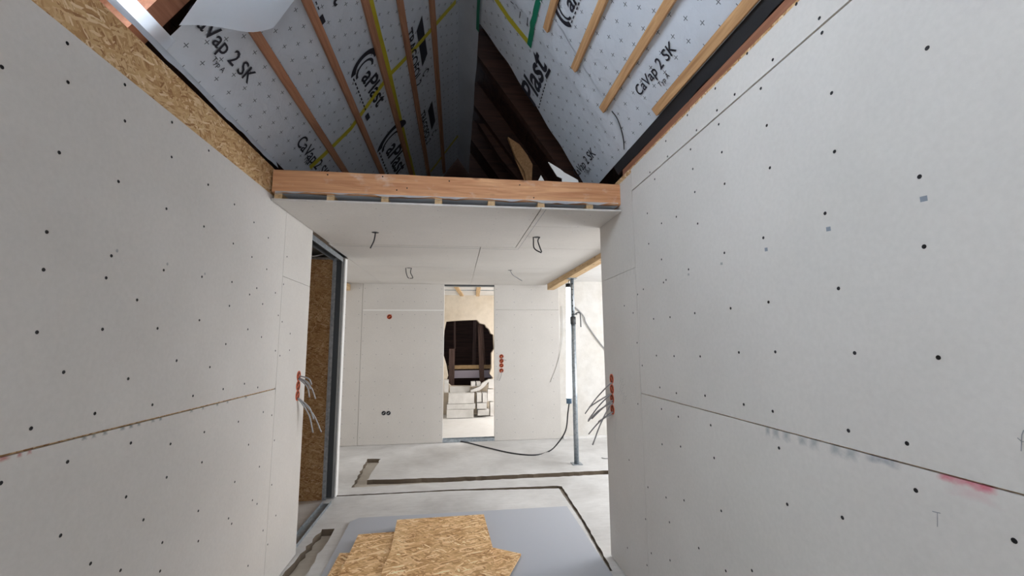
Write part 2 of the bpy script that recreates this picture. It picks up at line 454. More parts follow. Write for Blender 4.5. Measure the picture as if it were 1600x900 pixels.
ls += [(x/2.648, 560+y/2.648) for x, y in ((263,57),(530,84),(730,10),(868,36),(392,228),(630,192),(798,155),(923,127),(1011,105),(1066,120),(128,290),(279,428),(3,516),(541,350),(705,354),(845,305),(986,262),(1089,222),(1028,357),(835,430),(689,492),(521,573),(971,511),(1073,448),(820,631),(593,668),(250,733),(671,762),(945,662),(958,684),(820,756),(374,849),(498,877),(662,880),(1044,587),(1063,602),(1124,523),(1088,712),(1107,770),(1026,858),(1135,339),(1124,235),(1141,650))]
rs = [(940+x/2.25, y/2.25) for x, y in ((685,14),(766,64),(775,115),(1145,169),(512,188),(602,210),(560,311),(809,327),(400,311),(468,332),(581,441),(406,388),(412,437),(819,533),(302,405),(334,458),(423,535),(592,590),(313,525),(321,594),(226,496),(232,550),(433,646),(1118,621),(328,675),(187,630),(170,606),(786,750),(263,762),(338,786),(211,785),(161,750),(569,836),(166,857),(1134,867),(432,889))]
rs += [(940+x/2.25, 300+y/2.25) for x, y in ((833,339),(587,387),(454,409),(306,272),(227,309),(218,318),(147,342),(127,360),(241,440),(328,426),(183,446),(211,237),(193,575),(255,577),(347,578),(483,564),(611,562),(890,566),(1184,582),(205,687),(263,707),(364,716),(500,747),(602,771),(868,839),(1074,884),(211,763),(270,790),(384,820),(80,400),(111,425),(125,530),(143,610),(128,745))]
rs += [(940+x/2.25, 500+y/2.25) for x, y in ((396,485),(1105,599),(1451,776),(227,624),(290,634),(421,671),(653,648),(847,695),(239,711),(342,802),(241,845),(437,882),(529,881),(213,437),(278,445),(624,450),(155,700),(163,588),(160,862),(91,801),(175,820),(97,492))]
def zone(p, side):
    if side < 0:
        return (LB[0] if p.z < SEAM_L else LB[1]) if p.y < 3.05 else (LB[2] if p.z < 2.013 else LB[3])
    if p.y < 2.6015: return RB[0] if p.z < SEAM_R else RB[1] if p.z < 2.541 else RB[2]
    return RB[3] if p.z < 2.029 else RB[4]
for L, side, X in ((ls, -1, XL), (rs, 1, XR)):
    for q in L:
        p = on(q[0], q[1], 0, X)
        o = bpy.data.objects.new('screw_head', SCR); COL.objects.link(o); o.location = (X, p.y, p.z)
        if side > 0: o.rotation_euler = (0, 0, math.pi)
        o.parent = zone(p, side)
# print and pencil marks on the boards
def wall_mark(px, py, X, w, h, mt, parent, k=8):
    p = on(px, py, 0, X); s = 1 if X < 0 else -1
    v = [(X+s*.0006, p.y+w*a, p.z+h*b) for a, b in ([(-1, -1), (1, -.8), (1, 1), (-1, .8)] if k == 4 else [(math.cos(2*math.pi*j/k), math.sin(2*math.pi*j/k)) for j in range(k)])]
    o = pyd('print_mark', v, [tuple(range(k)) if s > 0 else tuple(range(k))[::-1]], mt, parent); return o
mk = mat('faint_print', (.36, .36, .35), .85); mk2 = mat('grey_print', (.23, .26, .30), .8)
for q in ((514,371),(735,429),(900,472)): wall_mark(q[0]/2.813, 260+q[1]/2.813, XL, .006, .0065, mk, LB[1])
for q in ((1133,699,.0085),(798,805,.008),(579,877,.0075)): wall_mark(940+q[0]/2.25, q[1]/2.25, XR, q[2], .0075, mk2, RB[1], 4)
for q in ((422,252),(306,290)): wall_mark(940+q[0]/2.25, 300+q[1]/2.25, XR, .008, .006, mk, RB[1], 4)
def stroke(L, X, w, parent, mt=None):
    s = 1 if X < 0 else -1
    P = [on(a, b, 0, X) for a, b in L]; v, f = [], []
    for i, p in enumerate(P):
        t = P[min(i+1, len(P)-1)]-P[max(0, i-1)]; nn = Vector((0, -t.z, t.y)).normalized()*w
        v += [(X+s*.0007, p.y+nn.y, p.z+nn.z), (X+s*.0007, p.y-nn.y, p.z-nn.z)]
    f = [(2*i, 2*i+1, 2*i+3, 2*i+2) for i in range(len(P)-1)]
    return pyd('pencil_mark', v, f, mt or M['ink_soft'], parent)
stroke([(1457, 799), (1470, 802)], XR, .0012, RB[0]); stroke([(1465, 801), (1465, 823)], XR, .0009, RB[0])
stroke([(1590, 684), (1597, 690), (1600, 690)], XR, .001, RB[1]); stroke([(1596, 705), (1597, 680), (1600, 672)], XR, .001, RB[1])
rnd = random.Random(4)
for i in range(9):                                        # scribbled note beside the boxes on the right wall
    x0, y0 = 968+rnd.uniform(-1, 6), 592+i*4.5
    stroke([(x0, y0+3), (x0+2, y0-2), (x0+3.5, y0+2), (x0+6, y0-1)], XR, .0009, RB[3])
for i in range(6):
    x0 = 963+i*5.5; stroke([(x0, 437-i*1.6), (x0+.4, 424-i*1.5)], XR, .0009, RB[4], mk)
stroke([(1000, 590), (999.5, 470)], XR, .0006, RB[3], mk)
for a, b in ((962, 655), (963.5, 672)):
    stroke([(a, 652), (a-2, 690)], XR, .0007, RB[3], mk)

# ---- rear end of the room behind the camera, with an unseen window added for the fill light
def frame_wall(name, y0, y1, x0, x1, z0, z1, ox0, ox1, oz0, oz1, mt, poly=None):
    o = join_boxes(name, [((x0, y0, z0), (ox0, y1, z1)), ((ox1, y0, z0), (x1, y1, z1)), ((ox0, y0, z0), (ox1, y1, oz0)), ((ox0, y0, oz1), (ox1, y1, z1))], mt)
    return struct(o)
frame_wall('wall_rear', -2.7, -2.6, -1.35, 1.35, 0, 4.6, -.65, 1.15, .15, 2.15, M['board'])
w1 = struct(join_boxes('added_window', [((-.65, -2.68, .15), (-.59, -2.62, 2.15)), ((1.09, -2.68, .15), (1.15, -2.62, 2.15)), ((-.59, -2.68, .15), (1.09, -2.62, .21)), ((-.59, -2.68, 2.09), (1.09, -2.62, 2.15)), ((.22, -2.68, .21), (.28, -2.62, 2.09))], M['white']))

# ---- roof slopes
def slope_quad(name, side, y0, y1, v0, v1, off0, off1, mt, parent=None):
    P = [slope_pt(side, y, v, o) for o in (off0, off1) for y in (y0, y1) for v in (v0, v1)]
    f = [(0,1,3,2),(4,6,7,5),(0,4,5,1),(2,3,7,6),(0,2,6,4),(1,5,7,3)]
    return pyd(name, P, f, mt, parent)
VE = 1.20*SEC
cl = struct(empty('ceiling_slope_left')); cr = struct(empty('ceiling_slope_right'))
# boarding above the rafters, with the roof window cut out on the left
boards = []
for side, par in ((-1, cl), (1, cr)):
    vv = 0.0
    while vv < 3.3:
        v1 = min(vv+.16, 3.3)
        if side < 0 and .75 < vv+.08 < 2.25:
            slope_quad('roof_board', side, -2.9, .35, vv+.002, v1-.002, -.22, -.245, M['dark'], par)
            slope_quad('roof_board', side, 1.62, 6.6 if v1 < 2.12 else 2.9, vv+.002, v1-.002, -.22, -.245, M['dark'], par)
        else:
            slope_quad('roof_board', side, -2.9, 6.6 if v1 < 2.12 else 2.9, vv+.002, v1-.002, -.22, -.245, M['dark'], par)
        vv += .16
    o = slope_quad('roof_underlay', side, -2.9, 6.6, -.2 if side < 0 else 0, .75, -.246, -.26, M['rubber'], par) if side < 0 else slope_quad('roof_underlay', side, -2.9, 6.6, -.2, 2.1, -.246, -.26, M['rubber'], par)
slope_quad('roof_underlay', 1, -2.9, 2.9, 2.1, 3.4, -.246, -.26, M['rubber'], cr)
slope_quad('roof_underlay', -1, -2.9, .35, .75, 3.4, -.246, -.26, M['rubber'], cl)
slope_quad('roof_underlay', -1, 1.62, 2.9, 2.1, 3.4, -.246, -.26, M['rubber'], cl)
slope_quad('roof_underlay', -1, 1.62, 6.6, .75, 2.1, -.246, -.26, M['rubber'], cl)
slope_quad('roof_underlay', -1, .35, 1.62, 2.25, 3.4, -.246, -.26, M['rubber'], cl)
for side, par in ((-1, cl), (1, cr)):
    for y in (-1.6, -.6, .27, 1.66, 2.9, 3.75, 4.6, 5.45):
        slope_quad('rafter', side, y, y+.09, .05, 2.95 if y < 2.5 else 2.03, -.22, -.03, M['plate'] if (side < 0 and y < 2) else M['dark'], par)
# roof window frame (left slope)
w2 = struct(empty('window_2'))
for a in ((.37, .43, .78, 2.22), (1.56, 1.62, .78, 2.22)): slope_quad('frame_side', -1, a[0], a[1], a[2], a[3], -.30, -.19, M['pine'], w2)
for a in ((.43, 1.56, .78, .86), (.43, 1.56, 2.14, 2.22)): slope_quad('frame_rail', -1, a[0], a[1], a[2], a[3], -.30, -.19, M['pine'], w2)
slope_quad('pane', -1, .43, 1.56, .86, 2.14, -.26, -.254, M['glass'], w2)
# unseen boxes added at the eaves to block stray light
struct(box('light_block_2', (-1.52, 2.9, 2.701), (-1.44, 6.6, 3.05), M['dark'])); struct(box('light_block_3', (1.44, 2.9, 2.701), (1.52, 6.6, 3.05), M['dark']))
struct(box('light_block_4', (-2.15, 2.868, 1.6), (XL-.137, 2.898, 2.98), M['dark'])); struct(box('light_block_5', (XR+.137, 2.868, 1.6), (2.15, 2.898, 2.98), M['dark']))
# end gable of the loft, its shade put into the dark timber colour
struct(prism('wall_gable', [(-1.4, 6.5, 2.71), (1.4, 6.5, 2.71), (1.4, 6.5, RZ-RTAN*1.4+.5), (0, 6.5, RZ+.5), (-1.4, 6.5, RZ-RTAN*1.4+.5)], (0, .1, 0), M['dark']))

def hfun(side, y, v):
    a = noise.noise(Vector((y*2.3, v*2.3, side*7.1)))*.007 + noise.noise(Vector((y*7, v*6, side*3.3)))*.0028
    if side > 0:
        k = math.exp(-((v-1.9)/.2)**2); a += k*.012*noise.noise(Vector((y*9, v*3, 5)))
        a += .012*math.exp(-((y-2.66)/.03)**2)
    return a
def memb(name, side, ys, vs, fn_y=None, mt=None, parent=None, extra=0.0):
    """grid sheet on a slope with uv in metres; fn_y(v) moves the far edge"""
    bm = bmesh.new(); uvl = bm.loops.layers.uv.new('UVMap'); g = []
    for i, y in enumerate(ys):
        row = []
        for v in vs:
            yy = y if fn_y is None else fn_y(i/(len(ys)-1), v, y)
            row.append((bm.verts.new(slope_pt(side, yy, v, hfun(side, yy, v)+extra)), (yy+5, v)))
        g.append(row)
    for i in range(len(ys)-1):
        for j in range(len(vs)-1):
            q = [g[i][j], g[i+1][j], g[i+1][j+1], g[i][j+1]]
            if side > 0: q = q[::-1]
            f = bm.faces.new([a[0] for a in q]); f.smooth = True
            for lp, a in zip(f.loops, q): lp[uvl].uv = a[1]
    me = bpy.data.meshes.new(name); bm.to_mesh(me); bm.free()
    return link(name, me, mt or M['memb'], parent)
def rng(a, b, s):
    n = max(1, round((b-a)/s)); return [a+(b-a)*i/n for i in range(n+1)]
y_open = on_slope(-1, 266, 55)[0]
mL = memb('membrane', -1, rng(y_open, 6.45, .05), rng(0, VE, .05), None, M['memb'], cl)
mL2 = memb('membrane', -1, rng(-2.5, .3, .1), rng(0, VE, .1), None, M['memb'], cl)
mL3 = memb('membrane', -1, rng(.3, y_open, .1), rng(0, .7, .1), None, M['memb'], cl)
VER = 1.142*SEC
v_st = min(on_slope(-1, 213, 0)[1], on_slope(-1, 262, 52)[1])
memb('film_strip', -1, rng(.3, y_open+.03, .06), rng(v_st, VE, .02), None, M['film'], cl, .002)
def edgeR(t, v, y):
    far = 3.27+.24*(v/VER)**2 + .02*noise.noise(Vector((v*5, 1, 2))) + (.25*max(0, (.3-v)/.3))
    return -2.5+(far+2.5)*t if False else (y if t < .6 else y+(far-3.3)*((t-.6)/.4))
mR = memb('membrane', 1, rng(-2.5, 3.3, .05), rng(.0, VER, .05), edgeR, M['memb'], cr)
mR2 = memb('membrane', 1, rng(3.2, 6.45, .06), rng(0, .30, .05), lambda t, v, y: y, M['memb_plain'], cr, .012)
# folded lower edge of the left sheet, wavy
def band(name, ys, top, bot, mt, parent):
    v, f = [], []
    for y in ys: v += [top(y), bot(y)]
    f = [(2*i, 2*i+1, 2*i+3, 2*i+2) for i in range(len(ys)-1)]
    o = pyd(name, v, f, mt, parent, True)
    uv = o.data.uv_layers.new(name='UVMap')
    for lp in o.data.loops:
        c = o.data.vertices[lp.vertex_index].co; uv.data[lp.index].uv = (c.y+5, c.z)
    return o
def nz(y, k, s=0): return noise.noise(Vector((y*k, s, 3.7)))
eL = slope_pt(-1, 0, VE)
band('membrane_fold', rng(.3, 2.9, .025), lambda y: (eL.x, y, eL.z+hfun(-1, y, VE)*.4), lambda y: (eL.x+.016+.006*nz(y, 6), y, 2.712+.008*nz(y, 5)+.006*nz(y, 15, 2)), M['memb_plain'], cl)
# battens
def batten(side, v, y0, y1, mt, parent, w=.048, t=.028):
    P = []
    for o in (0.004, t):
        for y in (y0, y1):
            for dv in (-w/2, w/2): P.append(slope_pt(side, y, v+dv, o))
    bm = bmesh.new(); vs = [bm.verts.new(p) for p in P]
    for q in ((0,1,3,2),(4,6,7,5),(0,4,5,1),(2,3,7,6),(0,2,6,4),(1,5,7,3)): bm.faces.new([vs[i] for i in q])
    bmesh.ops.recalc_face_normals(bm, faces=bm.faces)
    bmesh.ops.bevel(bm, geom=list(bm.edges), offset=.002, segments=1, affect='EDGES')
    me = bpy.data.meshes.new('batten'); bm.to_mesh(me); bm.free(); return link('batten', me, mt, parent)
def vmid(side, pts): 
    q = [on_slope(side, a, b, .02)[1] for a, b in pts]; return sum(q)/len(q)
for pts in (((398, 72), (532, 262)), ((466, 0), (592, 262)), ((550, 0), (645, 265)), ((614, 0), (670, 268)), ((668, 0), (692, 240))):
    batten(-1, vmid(-1, pts), y_open+.12, 6.3, M['batten_r'], cl)
for pts in (((1060, 0), (948, 168)), ((950, 0), (904, 105)), ((870, 0), (862, 40))):
    yy = on_slope(1, *{1060: (948, 175), 950: (904, 112), 870: (862, 52)}[pts[0][0]])[0]
    batten(1, vmid(1, pts), -1.5, yy, M['batten'], cr)
batten(1, VER-.028, -1.5, 2.18, M['batten'], cr, .05, .026)
# tapes: ribbons lying on the sheets
def ribbon(name, side, pts, w, mt, parent, off=.0045, tilt=None):
    """pts in (y, v)"""
    P = [Vector((a, b)) for a, b in pts]; Q = []
    for i in range(len(P)-1):
        k = max(1, int((P[i+1]-P[i]).length/.05))
        Q += [P[i]+(P[i+1]-P[i])*(j/k) for j in range(k)]
    Q.append(P[-1]); v, f, U = [], [], []; d = 0
    for i, p in enumerate(Q):
        t = (Q[min(i+1, len(Q)-1)]-Q[max(0, i-1)]).normalized(); nn = Vector((-t.y, t.x))
        if i: d += (Q[i]-Q[i-1]).length
        for s in (-1, 1):
            q = p+nn*s*w/2; v.append(slope_pt(side, q.x, q.y, hfun(side, q.x, q.y)+off)); U.append((d, s*w/2))
    f = [(2*i, 2*i+1, 2*i+3, 2*i+2) for i in range(len(Q)-1)]
    o = pyd(name, v, f, mt, parent, True); uv = o.data.uv_layers.new(name='UVMap')
    for lp in o.data.loops: uv.data[lp.index].uv = U[lp.vertex_index]
    return o
va = vmid(-1, ((578, 0), (602, 95), (640, 262)))
ribbon('yellow_tape', -1, [(1.9, va+.01), (3.0, va-.005), (4.2, va+.005), (6.3, va)], .05, M['yellow'], cl)
ribbon('yellow_tape', -1, [on_slope(-1, a, b) for a, b in ((484, 262), (548, 200), (607, 117), (650, 72), (712, 2))], .05, M['yellow'], cl)
ribbon('yellow_tape', -1, [on_slope(-1, a, b) for a, b in ((672, 268), (705, 225), (715, 212))], .06, M['yellow'], cl)
ribbon('yellow_tape', 1, [on_slope(1, a, b) for a, b in ((772, -6), (795, 28), (826, 66))], .05, M['yellow'], cr)
ribbon('green_tape', 1, [on_slope(1, a, b) for a, b in ((850, -25), (838, 18), (827, 72))], .048, M['green'], cr, .006)
ribbon('green_tape', 1, [on_slope(1, a, b) for a, b in ((752, -20), (750, 20), (749.5, 46))], .04, M['green'], cr, .02)
ribbon('membrane_lap', 1, [on_slope(1, a, b) for a, b in ((846, 0), (880, 48), (905, 92), (940, 150), (965, 190), (976, 222))], .012, M['memb_plain'], cr, .009)
# print on the sheets
def text_mesh(body, bold):
    cu = bpy.data.curves.new('t', 'FONT'); cu.body = body; cu.offset = bold; cu.resolution_u = 3
    o = bpy.data.objects.new('t', cu); COL.objects.link(o)
    dg = bpy.context.evaluated_depsgraph_get(); dg.update()
    me = bpy.data.meshes.new_from_object(o.evaluated_get(dg)); bpy.data.objects.remove(o); return me
def text_on(side, body, p0, p1, parent, h=None, bold=.012, shear=0.0, mt=None, name='print_text'):
    """baseline from pixel p0 to pixel p1 on a slope"""
    a = Vector(on_slope(side, *p0)); b = Vector(on_slope(side, *p1))
    text_uv(side, body, a, b, parent, h, bold, shear, mt, name)
def text_uv(side, body, a, b, parent, h=None, bold=.012, shear=0.0, mt=None, name='print_text'):
    me = text_mesh(body, bold); xs = [v.co.x for v in me.vertices]; x0, x1 = min(xs), max(xs)
    d = b-a; k = d.length/(x1-x0); d.normalize()
    upv = Vector((d.y, -d.x)) if side < 0 else Vector((-d.y, d.x))
    if upv.y > 0: upv = -upv
    kh = k if h is None else h
    for v in me.vertices:
        x = (v.co.x-x0)*k + shear*v.co.y*kh; q = a+d*x+upv*(v.co.y*kh)
        v.co = slope_pt(side, q.x, q.y, hfun(side, q.x, q.y)+.0045)
    return link(name, me, mt or M['ink'], parent)
def shape_on(side, pts, parent, mt=None, name='print_shape'):
    v = [slope_pt(side, y, w, hfun(side, y, w)+.005) for y, w in pts]
    return pyd(name, v, [tuple(range(len(v)))], mt or M['ink'], parent)
def arc_on(side, c, r0, r1, a0, a1, parent, sy=1.0, w=.02):
    """thick arc for the big initial letter; centre (y, v)"""
    n = 14; v, f = [], []
    for i in range(n+1):
        t = R(a0+(a1-a0)*i/n)
        for rr in (1-w/r0, 1+w/r0):
            y = c[0] + (-side)*rr*r0*math.cos(t); q = c[1] - rr*r1*math.sin(t)
            v.append(slope_pt(side, y, q, hfun(side, y, q)+.005))
    f = [(2*i, 2*i+1, 2*i+3, 2*i+2) for i in range(n)]
    return pyd('print_logo', v, f, M['ink'], parent)
text_on(-1, 'CaVap 2 SK', (286, 17), (386, 131), mL, bold=.012)
text_on(-1, 'Typ A', (328, 92), (345, 113), mL, bold=.002)
text_on(-1, 'CaVap 2 SK', (462, 224), (504, 280), mL)
text_on(-1, 'Typ A', (474, 248), (484, 262), mL, bold=.002)
def logo(side, a, b, parent, h):
    """big lettered logo: a,b = plane points of the baseline's ends"""
    a, b = Vector(a), Vector(b); d = (b-a).normalized(); L = (b-a).length; k = -side
    arc_on(side, (a.x+k*.13*L, a.y-.14*L), .15*L, .21*L, 80, 255, parent, w=.03*L)
    arc_on(side, (a.x+k*.17*L, a.y-.12*L), .10*L, .145*L, 60, 275, parent, w=.014*L)
    text_uv(side, 'aPlast', a+d*(.24*L), a+d*(1.0*L), parent, None, .02, .1)
    for i in range(9):                                   # the illegible small line: short strokes
        y0 = a.x+k*(.12+.08*i)*L; shape_on(side, [(y0, a.y+.085*L), (y0+k*.05*L, a.y+.085*L), (y0+k*.05*L, a.y+.065*L), (y0, a.y+.065*L)], parent)
    y0 = a.x+k*.90*L
    shape_on(side, [(y0, a.y+.12*L), (y0+k*.13*L, a.y+.12*L), (y0+k*.13*L, a.y+.05*L), (y0, a.y+.05*L)], parent)
logo(-1, on_slope(-1, 554, 105), on_slope(-1, 588, 168), mL, .1)
logo(-1, on_slope(-1, 596, 222), on_slope(-1, 619, 275), mL, .1)
logo(-1, on_slope(-1, 467, -85), on_slope(-1, 524, 10), mL, .1)
text_on(1, 'Plast', (836, 166), (855, 104), mR, bold=.022, shear=.12)
_q = [on_slope(1, a, b) for a, b in ((852, 118), (858, 106), (861, 110), (855, 124))]
shape_on(1, _q, mR)
for i in range(8):
    t0, t1 = i/8, i/8+.08
    p = lambda t: (842+(853-842)*t, 168+(128-168)*t)
    _q = [on_slope(1, p(t0)[0], p(t0)[1]), on_slope(1, p(t1)[0], p(t1)[1]), on_slope(1, p(t1)[0]+1.5, p(t1)[1]+1), on_slope(1, p(t0)[0]+1.5, p(t0)[1]+1)]
    shape_on(1, _q, mR)
_a, _b = on_slope(1, 886, 38), on_slope(1, 925, -45); logo(1, _a, _b, mR, .1)
text_on(1, 'CaVap 2 SK', (1001, 150), (1058, 77), mR)
text_on(1, 'Typ A', (1033, 136), (1047, 119), mR, bold=.002)
text_on(1, 'CaVap 2 SK', (902, 278), (932, 241), mR)
text_on(1, 'Typ A', (917, 273), (925, 265), mR, bold=.002)
for p0, p1, h, par in (((632, 53), (650, 139), .16, mL), ((655, 180), (666, 226), .16, mL), ((600, -110), (622, -15), .16, mL)):
    text_on(-1, 'TRAGOFOL 2', p0, p1, par, bold=.02)
    a = Vector(on_slope(-1, *p0)); b = Vector(on_slope(-1, *p1)); L = (b-a).length; d = (b-a).normalized()
    u = a-Vector((0, .135))
    shape_on(-1, [tuple(u+d*(.0*L)+Vector((0, -.075))), tuple(u+d*(.12*L)+Vector((0, .01))), tuple(u+d*(.74*L)+Vector((0, .01))), tuple(u+d*(.62*L)+Vector((0, -.075)))], par)
    cpt = u+d*(.9*L); arc_on(-1, (cpt.x, cpt.y-.02), .028, .04, 30, 330, par, w=.006)
text_uv(1, 'TRAGOFOL 2', Vector((4.1, .13)), Vector((2.95, .13)), mR, .16, .02)
text_uv(1, 'TRAGOFOL 2', Vector((5.2, .13)), Vector((4.45, .13)), mR2, .16, .02)
for q in (((798, 2), (803, 6)), ((808, 5), (812, 12)), ((815, 17), (812, 28)), ((827, 26), (824, 40))):
    a, b = on_slope(1, *q[0]), on_slope(1, *q[1]); ribbon('print_stroke', 1, [a, b], .008, M['ink'], mR)
tube('drawn_line', [slope_pt(1, *on_slope(1, a, b), .012) for a, b in ((958, 172), (966, 183), (972, 198), (976, 215), (977, 232))], .003, M['cable_d'], cr)

# right eaves: wall plate, black sealing strip, edge of the board
struct(box('trim_1', (XR+TH+.012, -2.5, 2.7145), (XR+.15, 2.80, 2.768), M['plate']))
eR = slope_pt(1, 0, VER)
sb = band('sealing_strip', rng(-1.4, 2.9, .03), lambda y: (eR.x-.004, y, eR.z-.004), lambda y: (eR.x+.022+.012*nz(y, 3), y, (2.772+.03*max(0, nz(y, 2.2, 4))) + .012*nz(y, 9, 1)), M['rubber'], cr)

# translucent film flap over the roof window, hanging into the room
def film():
    c = {k: slope_pt(-1, *on_slope(-1, *q, o), o) for k, q, o in (('a', (268, 51), .03), ('b', (396, 76), .10), ('c', (478, -36), .13), ('d', (340, -50), .03))}
    n = 14; v, f, U = [], [], []
    for i in range(n+1):
        for j in range(n+1):
            s, t = i/n, j/n
            p = c['a'].lerp(c['b'], s).lerp(c['d'].lerp(c['c'], s), t)
            sag = .05*math.sin(math.pi*s)*(1-.3*t) + .012*noise.noise(Vector((s*3, t*3, 1)))
            if j == 0: p = p+Vector((0, 0, .012*math.sin(math.pi*s*2)))
            p = p + Vector((RTAN, 0, -1))/SEC*(sag*.5)
            v.append(p); U.append((s*.6, t*.6))
    f = [(i*(n+1)+j, (i+1)*(n+1)+j, (i+1)*(n+1)+j+1, i*(n+1)+j+1) for i in range(n) for j in range(n)]
    o = pyd('plastic_film', v, f, M['film'], None, True); uv = o.data.uv_layers.new(name='UVMap')
    for lp in o.data.loops: uv.data[lp.index].uv = U[lp.vertex_index]
    return o
tag(film(), 'loose translucent white film flap hanging by the roof opening at top left', 'film')

# ---- timber beam across the room
beam = tag(empty('timber_beam', (0, 2.86, 2.515)), 'reddish timber beam spanning the room between the two side walls', 'beam')
def beam_mesh():
    bm = bmesh.new(); n = 40; rows = []
    for i in range(n+1):
        x = -1.172+(1.137+1.172)*i/n
        q = .004*noise.noise(Vector((x*3, 0, 1))); q2 = .004*noise.noise(Vector((x*4, 3, 1)))
        sec = [(2.80+q, 2.522+q2), (2.80+q, 2.658), (2.806+q, 2.668+q2), (2.92, 2.668), (2.92, 2.515), (2.808, 2.515+q2)]
        sec = [(a, b-.004*(i/n)) for a, b in sec]
        rows.append([bm.verts.new((x, a, b)) for a, b in sec])
    for i in range(n):
        for j in range(6): bm.faces.new((rows[i][j], rows[i+1][j], rows[i+1][(j+1) % 6], rows[i][(j+1) % 6]))
    bm.faces.new(rows[0]); bm.faces.new(rows[-1]); bmesh.ops.recalc_face_normals(bm, faces=bm.faces)
    me = bpy.data.meshes.new('beam_body'); bm.to_mesh(me); bm.free(); return me
keep(link('beam_body', beam_mesh(), M['beam']), beam)
for px, py in ((512, 273), (598, 276), (702, 283), (812, 289), (834, 309), (620, 297), (636, 294)):
    p = on(px, py, 1, 2.80); cyl('nail_head', (p.x, 2.797, p.z), (p.x, 2.804, p.z), .0045, M['screw'], beam, 8)

# ---- far room ceiling: boards, battens, film
ce = struct(box('ceiling', (-4.2, 2.93, 2.60), (4.4, YB+.12, 2.70), M['white']))
def cboard(x0, x1, y0, y1, g=.002):
    z0, z1 = ceil_z(y0), ceil_z(y1)
    P = [(x0+g, y0+g, z0), (x1-g, y0+g, z0), (x1-g, y1-g, z1), (x0+g, y1-g, z1)]
    return prism('plasterboard', P, (0, 0, TH), M['board'], ce)
cboard(XL+.001, .566, 2.785, 4.083, .005); cboard(.566, XR-.001, 2.785, 3.25); cboard(.566, 1.49, 3.25, 4.083)
cboard(-1.19, .225, 4.083, 5.333, .004); cboard(.225, 1.49, 4.083, 5.333)
cboard(-1.19, .225, 5.333, YB, .0012); cboard(.225, 1.49, 5.333, YB, .0012)
cboard(-4.2, -1.19, 4.86, YB, .002)
for px in (434, 516, 601, 685, 768, 846, 922):
    p = on(px, 312+(px-430)*.036, 1, 2.80)
    box('batten', (p.x-.024, 2.803, ceil_z(2.8)+TH+.001), (p.x+.024, 2.925, 2.512), M['pine'], ce, .0015)
def cfilm():
    v, f = [], []; ys = (2.795, 2.84, 2.9)
    xs = rng(XL+.02, XR-.02, .02)
    for x in xs:
        for k, y in enumerate(ys):
            v.append((x, y, 2.508-.016*(1-k*.2)*max(0, .35+nz(x, 5, 2)*1.3) + (.003*nz(x, 14, 4))))
    n = 3; f = [(i*n+j, (i+1)*n+j, (i+1)*n+j+1, i*n+j+1) for i in range(len(xs)-1) for j in range(n-1)]
    return pyd('film_edge', v, f, M['memb_plain'], ce, True)
cfilm()
def lip():
    v = []; xs = rng(XL+.02, XR-.02, .015)
    for x in xs: v += [(x, 2.7965, 2.523), (x, 2.793+.004*nz(x, 6, 8), 2.516-.034*max(-.1, nz(x, 5.5, 2)+.12) + .005*nz(x, 19, 4))]
    pyd('film_edge', v, [(2*i, 2*i+1, 2*i+3, 2*i+2) for i in range(len(xs)-1)], M['film'], ce, True)
lip()
prism('filler_edge_line', [(-1.18, 4.155, ceil_z(4.155)-.0006), (.60, 4.155, ceil_z(4.155)-.0006), (.60, 4.163, ceil_z(4.163)-.0006), (-1.18, 4.163, ceil_z(4.163)-.0006)], (0, 0, .0004), M['ink_soft'], ce)  # thin strips stand in for the tape and filler edges of the joint
prism('filler_edge_line', [(.598, 2.79, ceil_z(2.79)-.0006), (.602, 2.79, ceil_z(2.79)-.0006), (.602, 4.16, ceil_z(4.16)-.0006), (.598, 4.16, ceil_z(4.16)-.0006)], (0, 0, .0004), M['ink_soft'], ce)
# rows of small screws in the ceiling, joined (each only a pixel or two)
def dots(name, L, axis, mt, parent, r=.005):
    v, f = [], []
    for p in L:
        k = len(v)
        for j in range(6):
            a, b = r*math.cos(j*math.pi/3), r*math.sin(j*math.pi/3)
            v.append((p[0]+a, p[1]+b, p[2]) if axis == 2 else (p[0]+a, p[1], p[2]+b))
        f.append(tuple(range(k, k+6)))
    o = pyd(name, v, f, mt, parent); o['kind'] = 'stuff'; return o
cs = []
for x in (-.95, -.55, -.13, .28, .53, .6, .95): cs += [(x+rnd.uniform(-.006, .006), y, ceil_z(y)-.0008) for y in rng(2.9, 4.04, .16)]
for x in (-.9, -.5, -.1, .2, .25, .65, 1.05, 1.4): cs += [(x+rnd.uniform(-.006, .006), y, ceil_z(y)-.0008) for y in rng(4.15, 7.0, .2)]
dots('screw_rows', cs, 2, M['ink_soft'], ce, .0045)

# ---- doorway on the left: closet behind it, steel studs
struct(box('wall_closet', (-3.4, 4.765, 0), (-1.30, 4.777, 2.46), M['osb_d']))
struct(box('wall_closet_side', (-2.75, 2.9, 0), (-2.7, 4.76, 2.6), M['osb_d']))
struct(box('wall_closet_front', (-2.7, 2.9, 0), (XL-.14, 2.95, 2.6), M['osb_d']))
struct(box('ceiling_closet', (-2.75, 2.9, 2.61), (XL-.02, 4.9, 2.66), M['white']))
wp = struct(box('wall_partition', (-4.2, 4.779, 0), (-1.30, 4.87, 2.485), M['steel']))
b_ = box('plasterboard', (-4.2, 4.872, 0), (-1.225, 4.8845, 2.495), M['board'], wp)
jm = tag(empty('jamb_stud', (-1.26, 4.7, 0)), 'galvanised steel stud closing the far side of the left doorway', 'metal stud')
join = [((-1.30, 4.70, .03), (-1.297, 4.868, 2.46)), ((-1.297, 4.868, .03), (-1.222, 4.871, 2.46))]
box('stud_web', (-1.298, 4.74, .03), (-1.222, 4.743, 2.45), M['steel_d'], jm)  # web and far flange in darker steel, their shade put into the colour
box('stud_flange', (-1.3005, 4.66, .03), (-1.298, 4.743, 2.45), M['steel'], jm)
